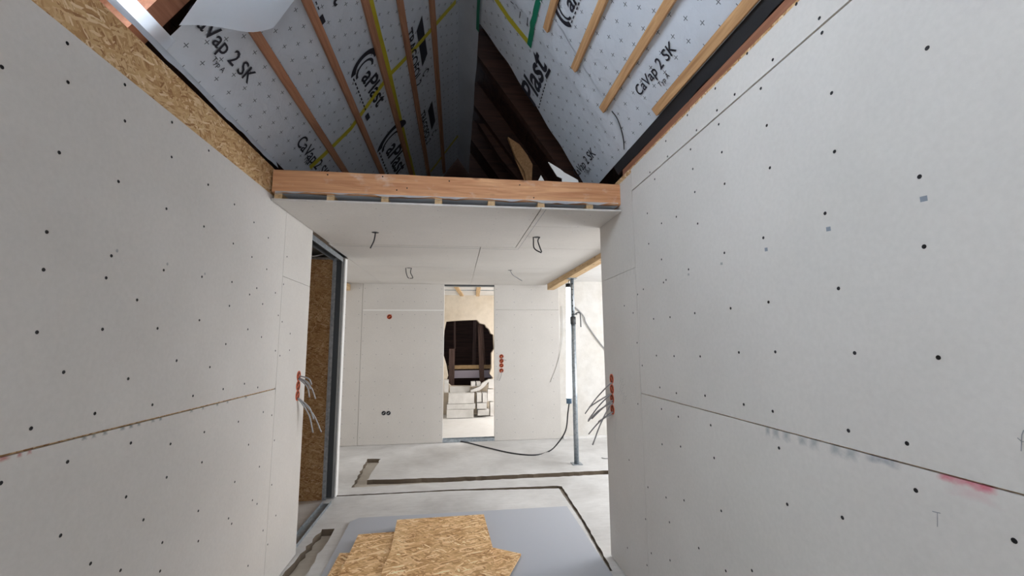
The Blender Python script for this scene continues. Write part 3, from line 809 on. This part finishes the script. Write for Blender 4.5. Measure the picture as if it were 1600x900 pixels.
box('stud_lip', (-1.298, 4.66, .03), (-1.262, 4.662, 2.45), M['steel'], jm)
box('stud_flange', (-1.222, 4.70, .03), (-1.2195, 4.868, 2.45), M['steel_d'], jm)
box('board_edge', (-1.2193, 4.80, .01), (-1.207, 4.884, 2.482), M['gypsum'], jm)
tr = tag(empty('floor_track', (-1.24, 4.1, 0)), 'steel floor track lying across the left doorway threshold', 'metal track')
box('track_base', (-1.285, 3.605, .001), (-1.21, 4.655, .003), M['steel'], tr)
box('track_side', (-1.21, 3.605, .001), (-1.207, 4.655, .028), M['steel'], tr)
box('track_side', (-1.288, 3.605, .001), (-1.285, 4.655, .03), M['steel'], tr)
th = tag(empty('header_track', (-1.24, 4.1, 2.46)), 'steel header track under the ceiling above the left doorway', 'metal track')
box('track_web', (-1.29, 3.605, 2.47), (-1.21, 4.70, 2.473), M['steel_d'], th)
box('track_side', (-1.21, 3.605, 2.425), (-1.207, 4.70, 2.473), M['steel'], th)
box('track_side', (-1.292, 3.605, 2.425), (-1.289, 4.70, 2.473), M['steel_d'], th)
tag(tube('cable', [(-1.75, 4.5, 2.55), (-1.6, 4.45, 2.45), (-1.45, 4.45, 2.43), (-1.33, 4.5, 2.47)], .006, M['cable']), 'grey cable sagging under the ceiling inside the left doorway', 'cable')

# ---- far partition with its doorway
DX0, DX1 = -.205, .622
wf = struct(join_boxes('wall_far', [((-4.2, YB+TH, 0), (DX0-.001, YB+.11, 2.6)), ((DX1+.001, YB+TH, 0), (1.7, YB+.11, 2.6)), ((DX0, YB+TH, 2.54), (DX1, YB+.11, 2.6))], M['gypsum']))
def fboard(x0, x1, z0, z1, g=.0025): return box('plasterboard', (x0+g, YB, z0+g), (x1-g, YB+TH, z1-g), M['board'], wf, .001)
fboard(-1.505, DX0+.0025, 0, 2.098, .003); fboard(-1.505, DX0+.0025, 2.098, 2.55, .003)
fboard(-4.2, -1.505, 0, 2.55, .003)
fboard(DX1, 1.72, 0, 2.11, .002); fboard(DX1, 1.72, 2.11, 2.56, .002)
fs = []
for x in (-1.75, -1.56, -1.47, -1.27, -1.05, -.87, -.68, -.5, -.25, .66, .95, 1.25, 1.6): fs += [(x+rnd.uniform(-.008, .008), YB-.0008, z) for z in rng(.12, 2.45, .22)]
dots('screw_rows', fs, 1, M['ink_soft'], wf, .0065)
box('seam_filler', (-1.49, YB-.001, 2.09), (-.22, YB-.0002, 2.106), M['gypsum'], wf)
for nm, lab, z0, z1, zz in (('header_track', 'thin steel track heading the far doorway', 2.50, 2.525, 2.52), ('floor_track', 'steel sill track on the floor of the far doorway', .0, .05, .0)):
    t = tag(empty(nm, ((DX0+DX1)/2, YB+.05, zz)), lab, 'metal track')
    box('track_web', (DX0, YB+.004, z0), (DX1, YB+.10, z0+.004) if z0 < 1 else (DX1, YB+.10, z1), M['steel'], t)
    box('track_side', (DX0, YB+.001, z0), (DX1, YB+.0035, z1), M['steel'] if z0 < 1 else M['steel_d'], t)
    box('track_side', (DX0, YB+.1005, z0), (DX1, YB+.103, z1), M['steel'], t)
# old wall beyond the post, side walls of the far room with its window
struct(box('wall_far_plaster', (1.72, YB+.01, 0), (4.4, YB+.2, 2.7), m_concrete('pale_plaster', (.68, .64, .58), (.76, .745, .72))))
struct(box('wall_front_right', (XR+.137, 3.10, 0), (4.4, 3.24, 2.6), M['white']))
o = join_boxes('wall_side_right', [((4.4, 3.1, 0), (4.55, 3.7, 2.7)), ((4.4, 5.9, 0), (4.55, YB+.2, 2.7)), ((4.4, 3.7, 0), (4.55, 5.9, .65)), ((4.4, 3.7, 2.35), (4.55, 5.9, 2.7))], M['white']); struct(o)
struct(join_boxes('wall_side_left', [((-4.35, 4.8, 0), (-4.2, 5.4, 2.7)), ((-4.35, 6.6, 0), (-4.2, YB+.1, 2.7)), ((-4.35, 5.4, 0), (-4.2, 6.6, .8)), ((-4.35, 5.4, 2.2), (-4.2, 6.6, 2.7))], M['white']))  # opening in this wall added for the left fill light
box('ledge', (1.75, YB-.04, 0), (4.4, YB+.01, .04), M['white'], ce).parent = None
bb = bpy.data.objects['ledge']; bb.name = 'baseboard_far'; struct(bb); bb.matrix_parent_inverse = Matrix.Identity(4)

# ---- purlin and steel prop
pu = tag(empty('purlin', (1.55, 5.5, 2.42)), 'pale pine purlin under the ceiling resting on the steel prop', 'beam')
box('purlin_body', (1.49, 3.3, 2.425), (1.60, 6.95, 2.555), M['pine'], pu, .004)
tag(box('timber_block', (-1.95, 6.95, 2.41), (-1.70, YB-.002, 2.51), M['pine'], None, .004), 'short pine block under the ceiling at the left end of the far wall', 'wood block')
px_, py_ = 1.553, 5.638
pp = tag(empty('steel_prop', (px_, py_, 0)), 'grey adjustable steel prop standing on the floor under the purlin', 'steel prop')
box('base_plate', (px_-.065, py_-.065, .001), (px_+.065, py_+.065, .009), M['steel'], pp, .001)
cyl('outer_tube', (px_, py_, .009), (px_, py_, 1.83), .032, M['steel'], pp, 20)
cyl('collar', (px_, py_, 1.80), (px_, py_, 1.90), .038, M['steel_d'], pp, 20)
cyl('inner_tube', (px_, py_, 1.85), (px_, py_, 2.416), .025, M['steel'], pp, 20)
box('head_plate', (px_-.06, py_-.06, 2.416), (px_+.06, py_+.06, 2.424), M['steel'], pp, .001)
for k in range(6): cyl('pin_hole', (px_-.006, py_-.0262, 1.97+k*.075), (px_-.006, py_-.02, 1.97+k*.075), .008, M['screw'], pp, 10)
tube('pin_handle', [(px_+.02, py_-.03, 1.93), (px_+.05, py_-.035, 1.95), (px_+.085, py_-.04, 1.95), (px_+.092, py_-.04, 1.90), (px_+.095, py_-.04, 1.76)], .008, M['steel_d'], pp)
cyl('pin_handle', (px_-.03, py_-.035, 1.93), (px_+.05, py_-.035, 1.93), .007, M['steel_d'], pp, 8)

# ---- tube work lamp and its cable
lt, lb = on(888, 449, 1, 5.72), on(889, 622, 1, 5.72)
la = tag(empty('tube_lamp', tuple(lb)), 'lit white tube work lamp hanging upright beside the steel prop', 'lamp')
cyl('glow_tube', tuple(lb), tuple(lt), .033, M['lamp'], la, 20)
cyl('end_cap', (lb.x, lb.y, lb.z-.07), tuple(lb), .036, mat('lamp_cap', (.12, .2, .3), .4), la, 16)
cyl('end_cap', tuple(lt), (lt.x, lt.y, lt.z+.05), .036, M['rubber'], la, 16)
tube('hanging_hook', [(lt.x, lt.y, lt.z+.05), (lt.x+.01, lt.y, lt.z+.09), (lt.x+.03, lt.y, 2.43)], .005, M['steel_d'], la)
q = lambda a, b: (*fl(a, b), .009)
tag(tube('cable', [(lb.x, lb.y, lb.z-.07), (lb.x-.02, lb.y, lb.z-.2), tuple(on(884, 672, 1, 5.75)), tuple(on(872, 692, 1, 5.8)), q(858, 706), q(836, 712), q(800, 709), q(760, 700), q(728, 692), q(700, 688.5)], .009, M['cable_d']), 'black cable looping from the tube lamp down across the far floor', 'cable')
tag(tube('cable', [tuple(on(a, b, 1, YB-.012)) for a, b in ((895, 478), (903, 484), (912, 494), (916, 505), (930, 526), (948, 549))], .010, M['cable']), 'grey cable running slanting over the wall right of the prop', 'cable')
tag(tube('cable', [tuple(on(a, b, 1, YB-.008)) for a, b in ((878, 478), (879, 520), (875, 552), (868, 577), (860, 597))], .0035, M['cable_p']), 'thin pale wire drooping down the far wall left of the lamp', 'cable')
tag(tube('cable', [(*fl(a, b), .006) for a, b in ((940, 716), (945, 717), (950, 717))], .006, M['cable']), 'short grey wire end lying on the floor behind the right wall corner', 'cable')

# ---- electrical boxes
def ebox(p, axis, r, label, cat, group=None, mt='orange'):
    """round recessed back box: rim and dark inside; axis = outward direction"""
    d = Vector(axis); t = d.orthogonal().normalized(); b = d.cross(t); k = 16
    o = empty('socket_box', tuple(p)); v, f = [], []
    prof = [(r, .000), (r, .004), (r*.86, .004), (r*.84, .0012)]
    for rr, h in prof: v += [t*(rr*math.cos(2*math.pi*j/k))+b*(rr*math.sin(2*math.pi*j/k))+d*h for j in range(k)]
    for a in range(3): f += [(a*k+j, a*k+(j+1) % k, (a+1)*k+(j+1) % k, (a+1)*k+j) for j in range(k)]
    pyd('rim', v, f, M[mt], o)
    v = [t*(r*.85*math.cos(2*math.pi*j/k))+b*(r*.85*math.sin(2*math.pi*j/k))+d*.0011 for j in range(k)]
    pyd('recess', v, [tuple(range(k))], M['hole'] if mt == 'orange' else M['screw'], o)
    v = [d*.0025+t*(x*r)+b*(y*r) for x, y in ((-.5, -.15), (.5, -.25), (.55, .15), (-.45, .25))]
    pyd('tab', v, [(0, 1, 2, 3)], M[mt], o)
    return tag(o, label, cat, group)
zs = ['topmost', 'second', 'third', 'lowest']
for i, (a, b) in enumerate(((466.5, 587.5), (465.5, 603), (464.5, 618))):
    p = on(a, b, 0, XL); ebox(p, (1, 0, 0), .038, '%s orange socket box in the left wall beside the doorway' % ('topmost', 'middle', 'lowest')[i], 'socket box', 'orange boxes in the left wall')
for i, (a, b) in enumerate(((956, 592), (956.5, 608), (956.8, 623), (957.3, 640))):
    p = on(a, b, 0, XR); ebox(p, (-1, 0, 0), .036, '%s orange socket box in the right wall near its corner' % zs[i], 'socket box', 'orange boxes in the right wall')
for i, (a, b) in enumerate(((783.5, 557), (783.5, 564), (783.5, 571), (783.5, 579))):
    p = on(a, b, 1, YB); ebox(p, (0, -1, 0), .036, '%s orange socket box in the far wall right of the doorway' % zs[i], 'socket box', 'orange boxes right of the far doorway')
p = on(608.5, 495, 1, YB); ebox(p, (0, -1, 0), .04, 'single orange wall box high on the far wall', 'socket box')
for i, a in enumerate((599.5, 607)):
    p = on(a, 645.5, 1, YB); ebox(p, (0, -1, 0), .036, '%s dark box of the pair low on the far wall' % ('left', 'right')[i], 'socket box', 'dark boxes low on the far wall', 'ink_soft')
# bundles of cable ends
def bundle(L, X, out, lab, grp):
    for i, (s, e, dx, bend) in enumerate(L):
        a = on(s[0], s[1], 0, X); n = Vector((out, 0, 0))
        # the tip lies off the wall by dx
        b = on(e[0], e[1], 0, X+out*dx)
        mid = a.lerp(b, .5)+n*(.025 if out > 0 else .012)+Vector((0, 0, bend))
        tag(tube('cable', [tuple(a-n*.01), tuple(a+n*.015), tuple(mid), tuple(b)], .0052, M['cable']), lab[i], 'cable', grp)
bundle([((467, 588), (487, 601), .09, .012), ((467, 592), (485, 608), .09, .01), ((467, 592), (493, 623), .10, .012), ((466, 594), (483.5, 621), .08, .01),
        ((465, 624), (490, 655), .10, .012), ((465, 625), (502, 675), .13, .014), ((465, 626), (489, 676), .10, .012)], XL, 1,
       ['uppermost short cable end from the top box of the left wall', 'second short cable end from the top box of the left wall', 'longest cable end of the upper bunch on the left wall', 'lowest short cable end of the upper bunch on the left wall',
        'uppermost cable end of the lower bunch on the left wall', 'longest cable end of the lower bunch on the left wall', 'steepest cable end of the lower bunch on the left wall'], 'cable ends hanging from the left wall boxes')
bundle([((956, 600), (914.5, 646), .10, .01), ((956, 616), (921, 636), .10, .0), ((956, 617), (919.5, 656), .12, .008), ((957, 630), (919, 658), .11, .012), ((957, 627), (925, 654), .09, .0),
        ((957.5, 645), (920, 678), .11, .01), ((957.5, 632), (926, 695), .12, .015), ((957, 648), (935, 659), .08, .0)], XR, -1,
       ['topmost cable end sticking out of the right wall boxes', 'short upper cable end pointing left from the right wall boxes', 'cable end from the third box on the right wall', 'long cable end crossing from the right wall boxes', 'middle cable end crossing in the right wall bunch',
        'lower cable end drooping left from the lowest right wall box', 'steep cable end hanging lowest from the right wall', 'short cable end at the lowest right wall box'], 'cable ends hanging from the right wall boxes')
for lab, L in (('short wire hanging under the topmost far wall box', ((784, 580), (783, 588), (780, 595))), ('small wire end beside the far wall boxes', ((784, 558), (787, 562), (791, 563)))):
    tag(tube('cable', [tuple(on(a, b, 1, YB-.03)) for a, b in L], .005, M['cable']), lab.replace('under the topmost far wall box', 'below the orange far wall boxes'), 'cable')

# ---- wires hanging from the ceiling
def cwire(hole, L, lab, r=.0055, k='cable_d'):
    h = on(hole[0], hole[1], 2, ceil_z(4)); z = ceil_z(h.y)
    o = tag(empty('ceiling_wire', (h.x, h.y, z)), lab, 'cable')
    dd = [(h.x+.03*math.cos(j*math.pi/6), h.y+.03*math.sin(j*math.pi/6), z-.0008) for j in range(12)]
    keep(pyd('ceiling_hole', dd, [tuple(range(12))], M['screw']), o)
    for q in L: tube('wire', [(h.x+q[0][0], h.y, z+.005)]+[tuple(on(a, b, 1, h.y)) for a, b in q[1]], r, M[k], o)
cwire((586.5, 362), [((0,), ((586, 368), (584, 377), (578.5, 388)))], 'dark wire hanging from the ceiling hole nearest the left doorway')
cwire((838.5, 369.5), [((-.03,), ((833.5, 376), (834, 386), (838, 391), (846, 395))), ((.03,), ((840.5, 376), (843, 385), (846.5, 394)))], 'dark wire loop hanging from the ceiling on the right')
cwire((639, 421.5), [((-.04,), ((634.5, 425), (636.5, 432), (639, 435))), ((.03,), ((641.5, 426), (645, 434), (640, 435)))], 'thin wire loop hanging from the ceiling before the far wall', .005)
cwire((797, 425), [((0,), ((801, 429), (808, 434), (816, 439)))], 'grey wire slanting from the ceiling hole left of the purlin', .006, 'cable')

# ---- sheets on the floor
P = [fl(547, 818), fl(561, 812), fl(886, 793.5), (1.045, 2.9), (1.04, 2.2), (-.885, 2.2), (-.885, 3.3)]
tag(prism('grey_sheet', [(a, b, .003) for a, b in P], (0, 0, .0125), M['vinyl']), 'large smooth grey board lying flat on the concrete floor', 'board')
def osb_sheet(P, z, t, lab, mt='osb_f'):
    return tag(prism('strand_board', [(a, b, z) for a, b in P], (0, 0, t), M[mt]), lab, 'board', 'strand boards stacked on the grey sheet')
z0 = .016
osb_sheet([fl(531, 864, z0+.015), fl(600, 862, z0+.015), (-.2, 3.55), (-.2, 2.5), (-.86, 2.5), fl(512, 899, z0+.015)], z0, .015, 'strand board at the lower left of the stack on the grey sheet')
osb_sheet([fl(773, 856, z0+.03), fl(814, 865, z0+.03), fl(794, 900, z0+.03), (.2, 2.7), (-.15, 2.9), (.0, 3.5)], z0+.0155, .0145, 'strand board with a corner poking out at the right of the stack')
osb_sheet([fl(560, 835, z0+.045), fl(640, 829, z0+.045), (-.1, 3.85), (-.1, 2.6), (-.74, 2.6), fl(547, 862, z0+.045)], z0+.0305, .0145, 'strand board showing at the upper left of the stack')
zt = z0+.0455
osb_sheet([fl(620.5, 812, zt+.015), fl(756, 803.5, zt+.015), fl(770, 856, zt+.015), (.27, 3.2), (.26, 2.6), (-.46, 2.6), (-.47, 3.2), fl(610, 862, zt+.015)], zt, .015, 'topmost strand board in the middle of the stack')

# ================================================================== END ROOM seen through the far doorway
YW = 9.9
def at(px, py, y): return on(px, py, 1, y)
er = lambda L, y: [tuple(at(685+a/6.92, o+b/6.92, y)) for a, b, o in L]
rim = [(697,502),(715,500.5),(745,499.5),(750,505),(758,507),(760,511),(764,514),(767,521),(771,523),(772,545),(768,552),(768,575),(765,584),(770,590),(766,600),(740,604),(705,604),(697,597),(700,588),(697,570),(694,560),(690,548),(693,530),(694,516)]
def wall_hole():
    X0, X1, Z0, Z1 = -2.6, 3.0, 0, 2.659
    V = [Vector((X0, Z0)), Vector((X1, Z0)), Vector((X1, Z1)), Vector((X0, Z1))]
    H = [at(a, b, YW) for a, b in rim]; k = len(V); V += [Vector((p.x, p.z)) for p in H]
    vo, eo, fo, ov, oe, of = delaunay_2d_cdt(V, [], [[0, 1, 2, 3], list(range(k, k+len(H)))[::-1]], 1, 1e-5)
    F = [f for f, o in zip(fo, of) if 1 not in o]
    v = [(p.x, YW, p.y) for p in vo] ; n = len(v); fc = list(F)
    v += [(p.x, YW+.28, p.z) for p in H] + [(p.x, YW, p.z) for p in H]; h = len(H)
    fc += [(n+i, n+(i+1) % h, n+h+(i+1) % h, n+h+i) for i in range(h)]
    return pyd('wall_end_room', v, fc, M['plaster'])
struct(wall_hole())
struct(box('wall_end_left', (-2.7, YB+.12, 0), (-2.6, YW, 2.7), M['white']))
struct(join_boxes('wall_end_right', [((3.0, YB+.2, 0), (3.1, 7.8, 2.7)), ((3.0, 9.4, 0), (3.1, YW, 2.7)), ((3.0, 7.8, 0), (3.1, 9.4, .8)), ((3.0, 7.8, 2.4), (3.1, 9.4, 2.7))], M['white']))
c2 = struct(box('ceiling_end_room', (-2.7, YB+.13, 2.66), (3.1, YW+.3, 2.74), M['white']))
for a, b in ((713, 721), (748, 746.5)):
    p, p2 = on(a, 449, 2, 2.635), on(b, 461.5, 2, 2.635); d_ = (p2-p)/(p2.y-p.y); A = p+d_*(7.4-p.y); B = p+d_*(9.85-p.y)
    prism('joist', [(A.x-.04, A.y, 2.63), (A.x+.04, A.y, 2.63), (B.x+.04, B.y, 2.63), (B.x-.04, B.y, 2.63)], (0, 0, .029), M['pine'], c2)
box('ceiling_batten', (-2.6, 8.9, 2.648), (3.0, 8.94, 2.659), M['steel'], c2)
# dark space behind the hole
struct(box('wall_barn', (-2.5, 12.9, 0), (3.5, 13.0, 3.2), M['dark']))
struct(join_boxes('wall_barn_side', [((-2.6, YW+.3, 0), (-2.5, 13.0, 3.2)), ((3.5, YW+.3, 0), (3.6, 13.0, 3.2))], M['dark']))
struct(box('ceiling_barn', (-2.6, YW+.3, 3.1), (3.6, 13.0, 3.2), M['dark']))
def post(a0, a1, yb, lab, top=480, bot=600, y=10.5, mt='dark', w=None):
    p, q = at(a0[0], top, y), at(a1[0], bot, y); w0 = abs(at(a0[1], top, y).x-p.x)
    zt_, zb = p.z, max(0, q.z)
    P = [(q.x, y, zb), (q.x+w0, y, zb), (p.x+w0, y, zt_), (p.x, y, zt_)]
    return tag(prism('timber_post', P, (0, .12, 0), M[mt]), lab, 'post', 'old timber posts behind the wall hole')
dm = m_wood('weathered_timber', (.06, .035, .03), (.16, .10, .085), 2, .8, False); M['weather'] = dm
post((709, 712), (709, 712), 0, 'thin dark post at the left in the wall hole', 490, 545, 10.9, 'weather')
post((702, 711), (700.5, 709), 0, 'thick weathered post standing left in the wall hole', 545, 602, 10.4, 'weather')
post((740, 745), (738, 743), 0, 'reddish post in the middle of the wall hole', 490, 570, 11.2, 'weather')
post((746, 753), (750, 758), 0, 'leaning dark post in the right half of the wall hole', 495, 600, 10.4, 'weather')
post((753, 755), (757, 759), 0, 'slim pale post leaning at the right of the wall hole', 505, 575, 10.7, 'weather')
p, q2 = at(700, 571, 10.54), at(770, 576, 10.54); tag(box('plank', (p.x, 10.54, q2.z), (q2.x, 10.66, p.z), M['pine'], None, .004), 'pale plank lying across the bottom of the wall hole', 'plank')
p, q2 = at(706, 579, 10.54), at(768, 590, 10.54); tag(box('lilac_board', (p.x, 10.54, q2.z), (q2.x, 10.66, p.z), M['purple'], None, .004), 'pale lilac board below the plank in the wall hole', 'board')
# rubble and stone blocks
def block(c, y, d, lab, mt='stone', seed=0, grp='stone blocks stacked beyond the far doorway'):
    p, q = at(685+c[0]/6.92, 560+c[1]/6.92, y), at(685+c[2]/6.92, 560+c[3]/6.92, y)
    x0, x1, z1, z0_ = p.x+.008, q.x-.008, p.z-.011, max(q.z, 0.0)+.008
    bm = bmesh.new(); bmesh.ops.create_cube(bm, size=1)
    bmesh.ops.subdivide_edges(bm, edges=bm.edges, cuts=2, use_grid_fill=True)
    for v in bm.verts:
        v.co = Vector((x0+(v.co.x+.5)*(x1-x0), y+(v.co.y+.5)*d, z0_+(v.co.z+.5)*(z1-z0_)))
        nn = noise.noise_vector(v.co*7+Vector((seed, 0, 0)))*.006; v.co += nn
        v.co.z = max(v.co.z, .001)
    me = bpy.data.meshes.new('stone_block'); bm.to_mesh(me); bm.free()
    return tag(link('stone_block', me, M[mt]), lab, 'stone block', grp)
for i, (c, y, d, lab) in enumerate((
    ((85, 552, 385, 648), 9.35, .42, 'wide grey stone block at the bottom of the left stack'),
    ((90, 492, 402, 548), 9.37, .42, 'flat pale stone slab in the middle of the left stack'),
    ((105, 376, 392, 489), 9.39, .42, 'tall speckled stone block on the left stack'),
    ((422, 552, 552, 618), 9.37, .4, 'pinkish stone block at the bottom of the right stack'),
    ((415, 480, 528, 549), 9.38, .4, 'white stone block second from the bottom of the right stack'),
    ((413, 371, 470, 478), 9.42, .36, 'narrow pale stone block at the top left of the right stack'),
    ((474, 371, 532, 478), 9.42, .36, 'narrow pale stone block at the top right of the right stack'),
    ((350, 250, 404, 306), 9.55, .25, 'small cube of stone left on the rubble ledge'),
    ((408, 250, 460, 304), 9.55, .25, 'small cube of stone right on the rubble ledge'),
    ((120, 300, 345, 366), 9.63, .12, 'low pale stone lying behind the left stack'),
    ((556, 470, 605, 640), 9.5, .3, 'rough white stone at the right foot of the stacks'),
    ((530, 330, 605, 466), 9.55, .25, 'rough white stone leaning at the right jamb'),
    ((540, 225, 605, 326), 9.6, .22, 'broken white stone topmost at the right jamb'),
    ((58, 230, 112, 372), 9.62, .2, 'broken wall stone at the left edge of the hole'))):
    block(c, y, d, lab, 'stone', i*3.1)
P = [tuple(at(685+a/6.92, 560+b/6.92, 9.5)) for a, b in ((348, 345), (455, 300), (470, 270), (545, 225), (548, 245), (500, 305), (440, 350), (350, 366))]
tag(prism('stone_slab', P, (0, .12, 0), M['stone']), 'slanting white stone slab leaning across the rubble', 'stone slab')

# ---- loft things behind the beam
def sc(L, y, off=(740, 180), k=7.27): return [tuple(on(off[0]+a/k, off[1]+b/k, 1, y)) for a, b in L]
tag(prism('plank', sc([(390, 245), (520, 330), (610, 450), (670, 560), (660, 760), (600, 760), (580, 640), (480, 480)], 4.3), (0, .05, 0), M['batten']), 'orange plank stub rising behind the timber beam in the dark loft', 'plank')
tag(prism('board_scrap', sc([(765, 680), (705, 800), (835, 800)], 3.1), (0, .012, 0), M['gypsum']), 'small white triangular scrap standing behind the timber beam', 'scrap')
tag(prism('board_scrap', sc([(850, 530), (985, 612), (1030, 650), (1185, 735), (1205, 810), (1010, 810), (1005, 715), (950, 690), (890, 590)], 3.15), (0, .012, 0), M['gypsum']), 'torn pale scrap beside the membrane edge behind the timber beam', 'scrap')
prism('timber_brace', sc([(50, 90), (330, 120), (620, 400), (900, 790), (560, 790), (300, 480)], 4.7), (0, .1, 0), M['dark'], cr)
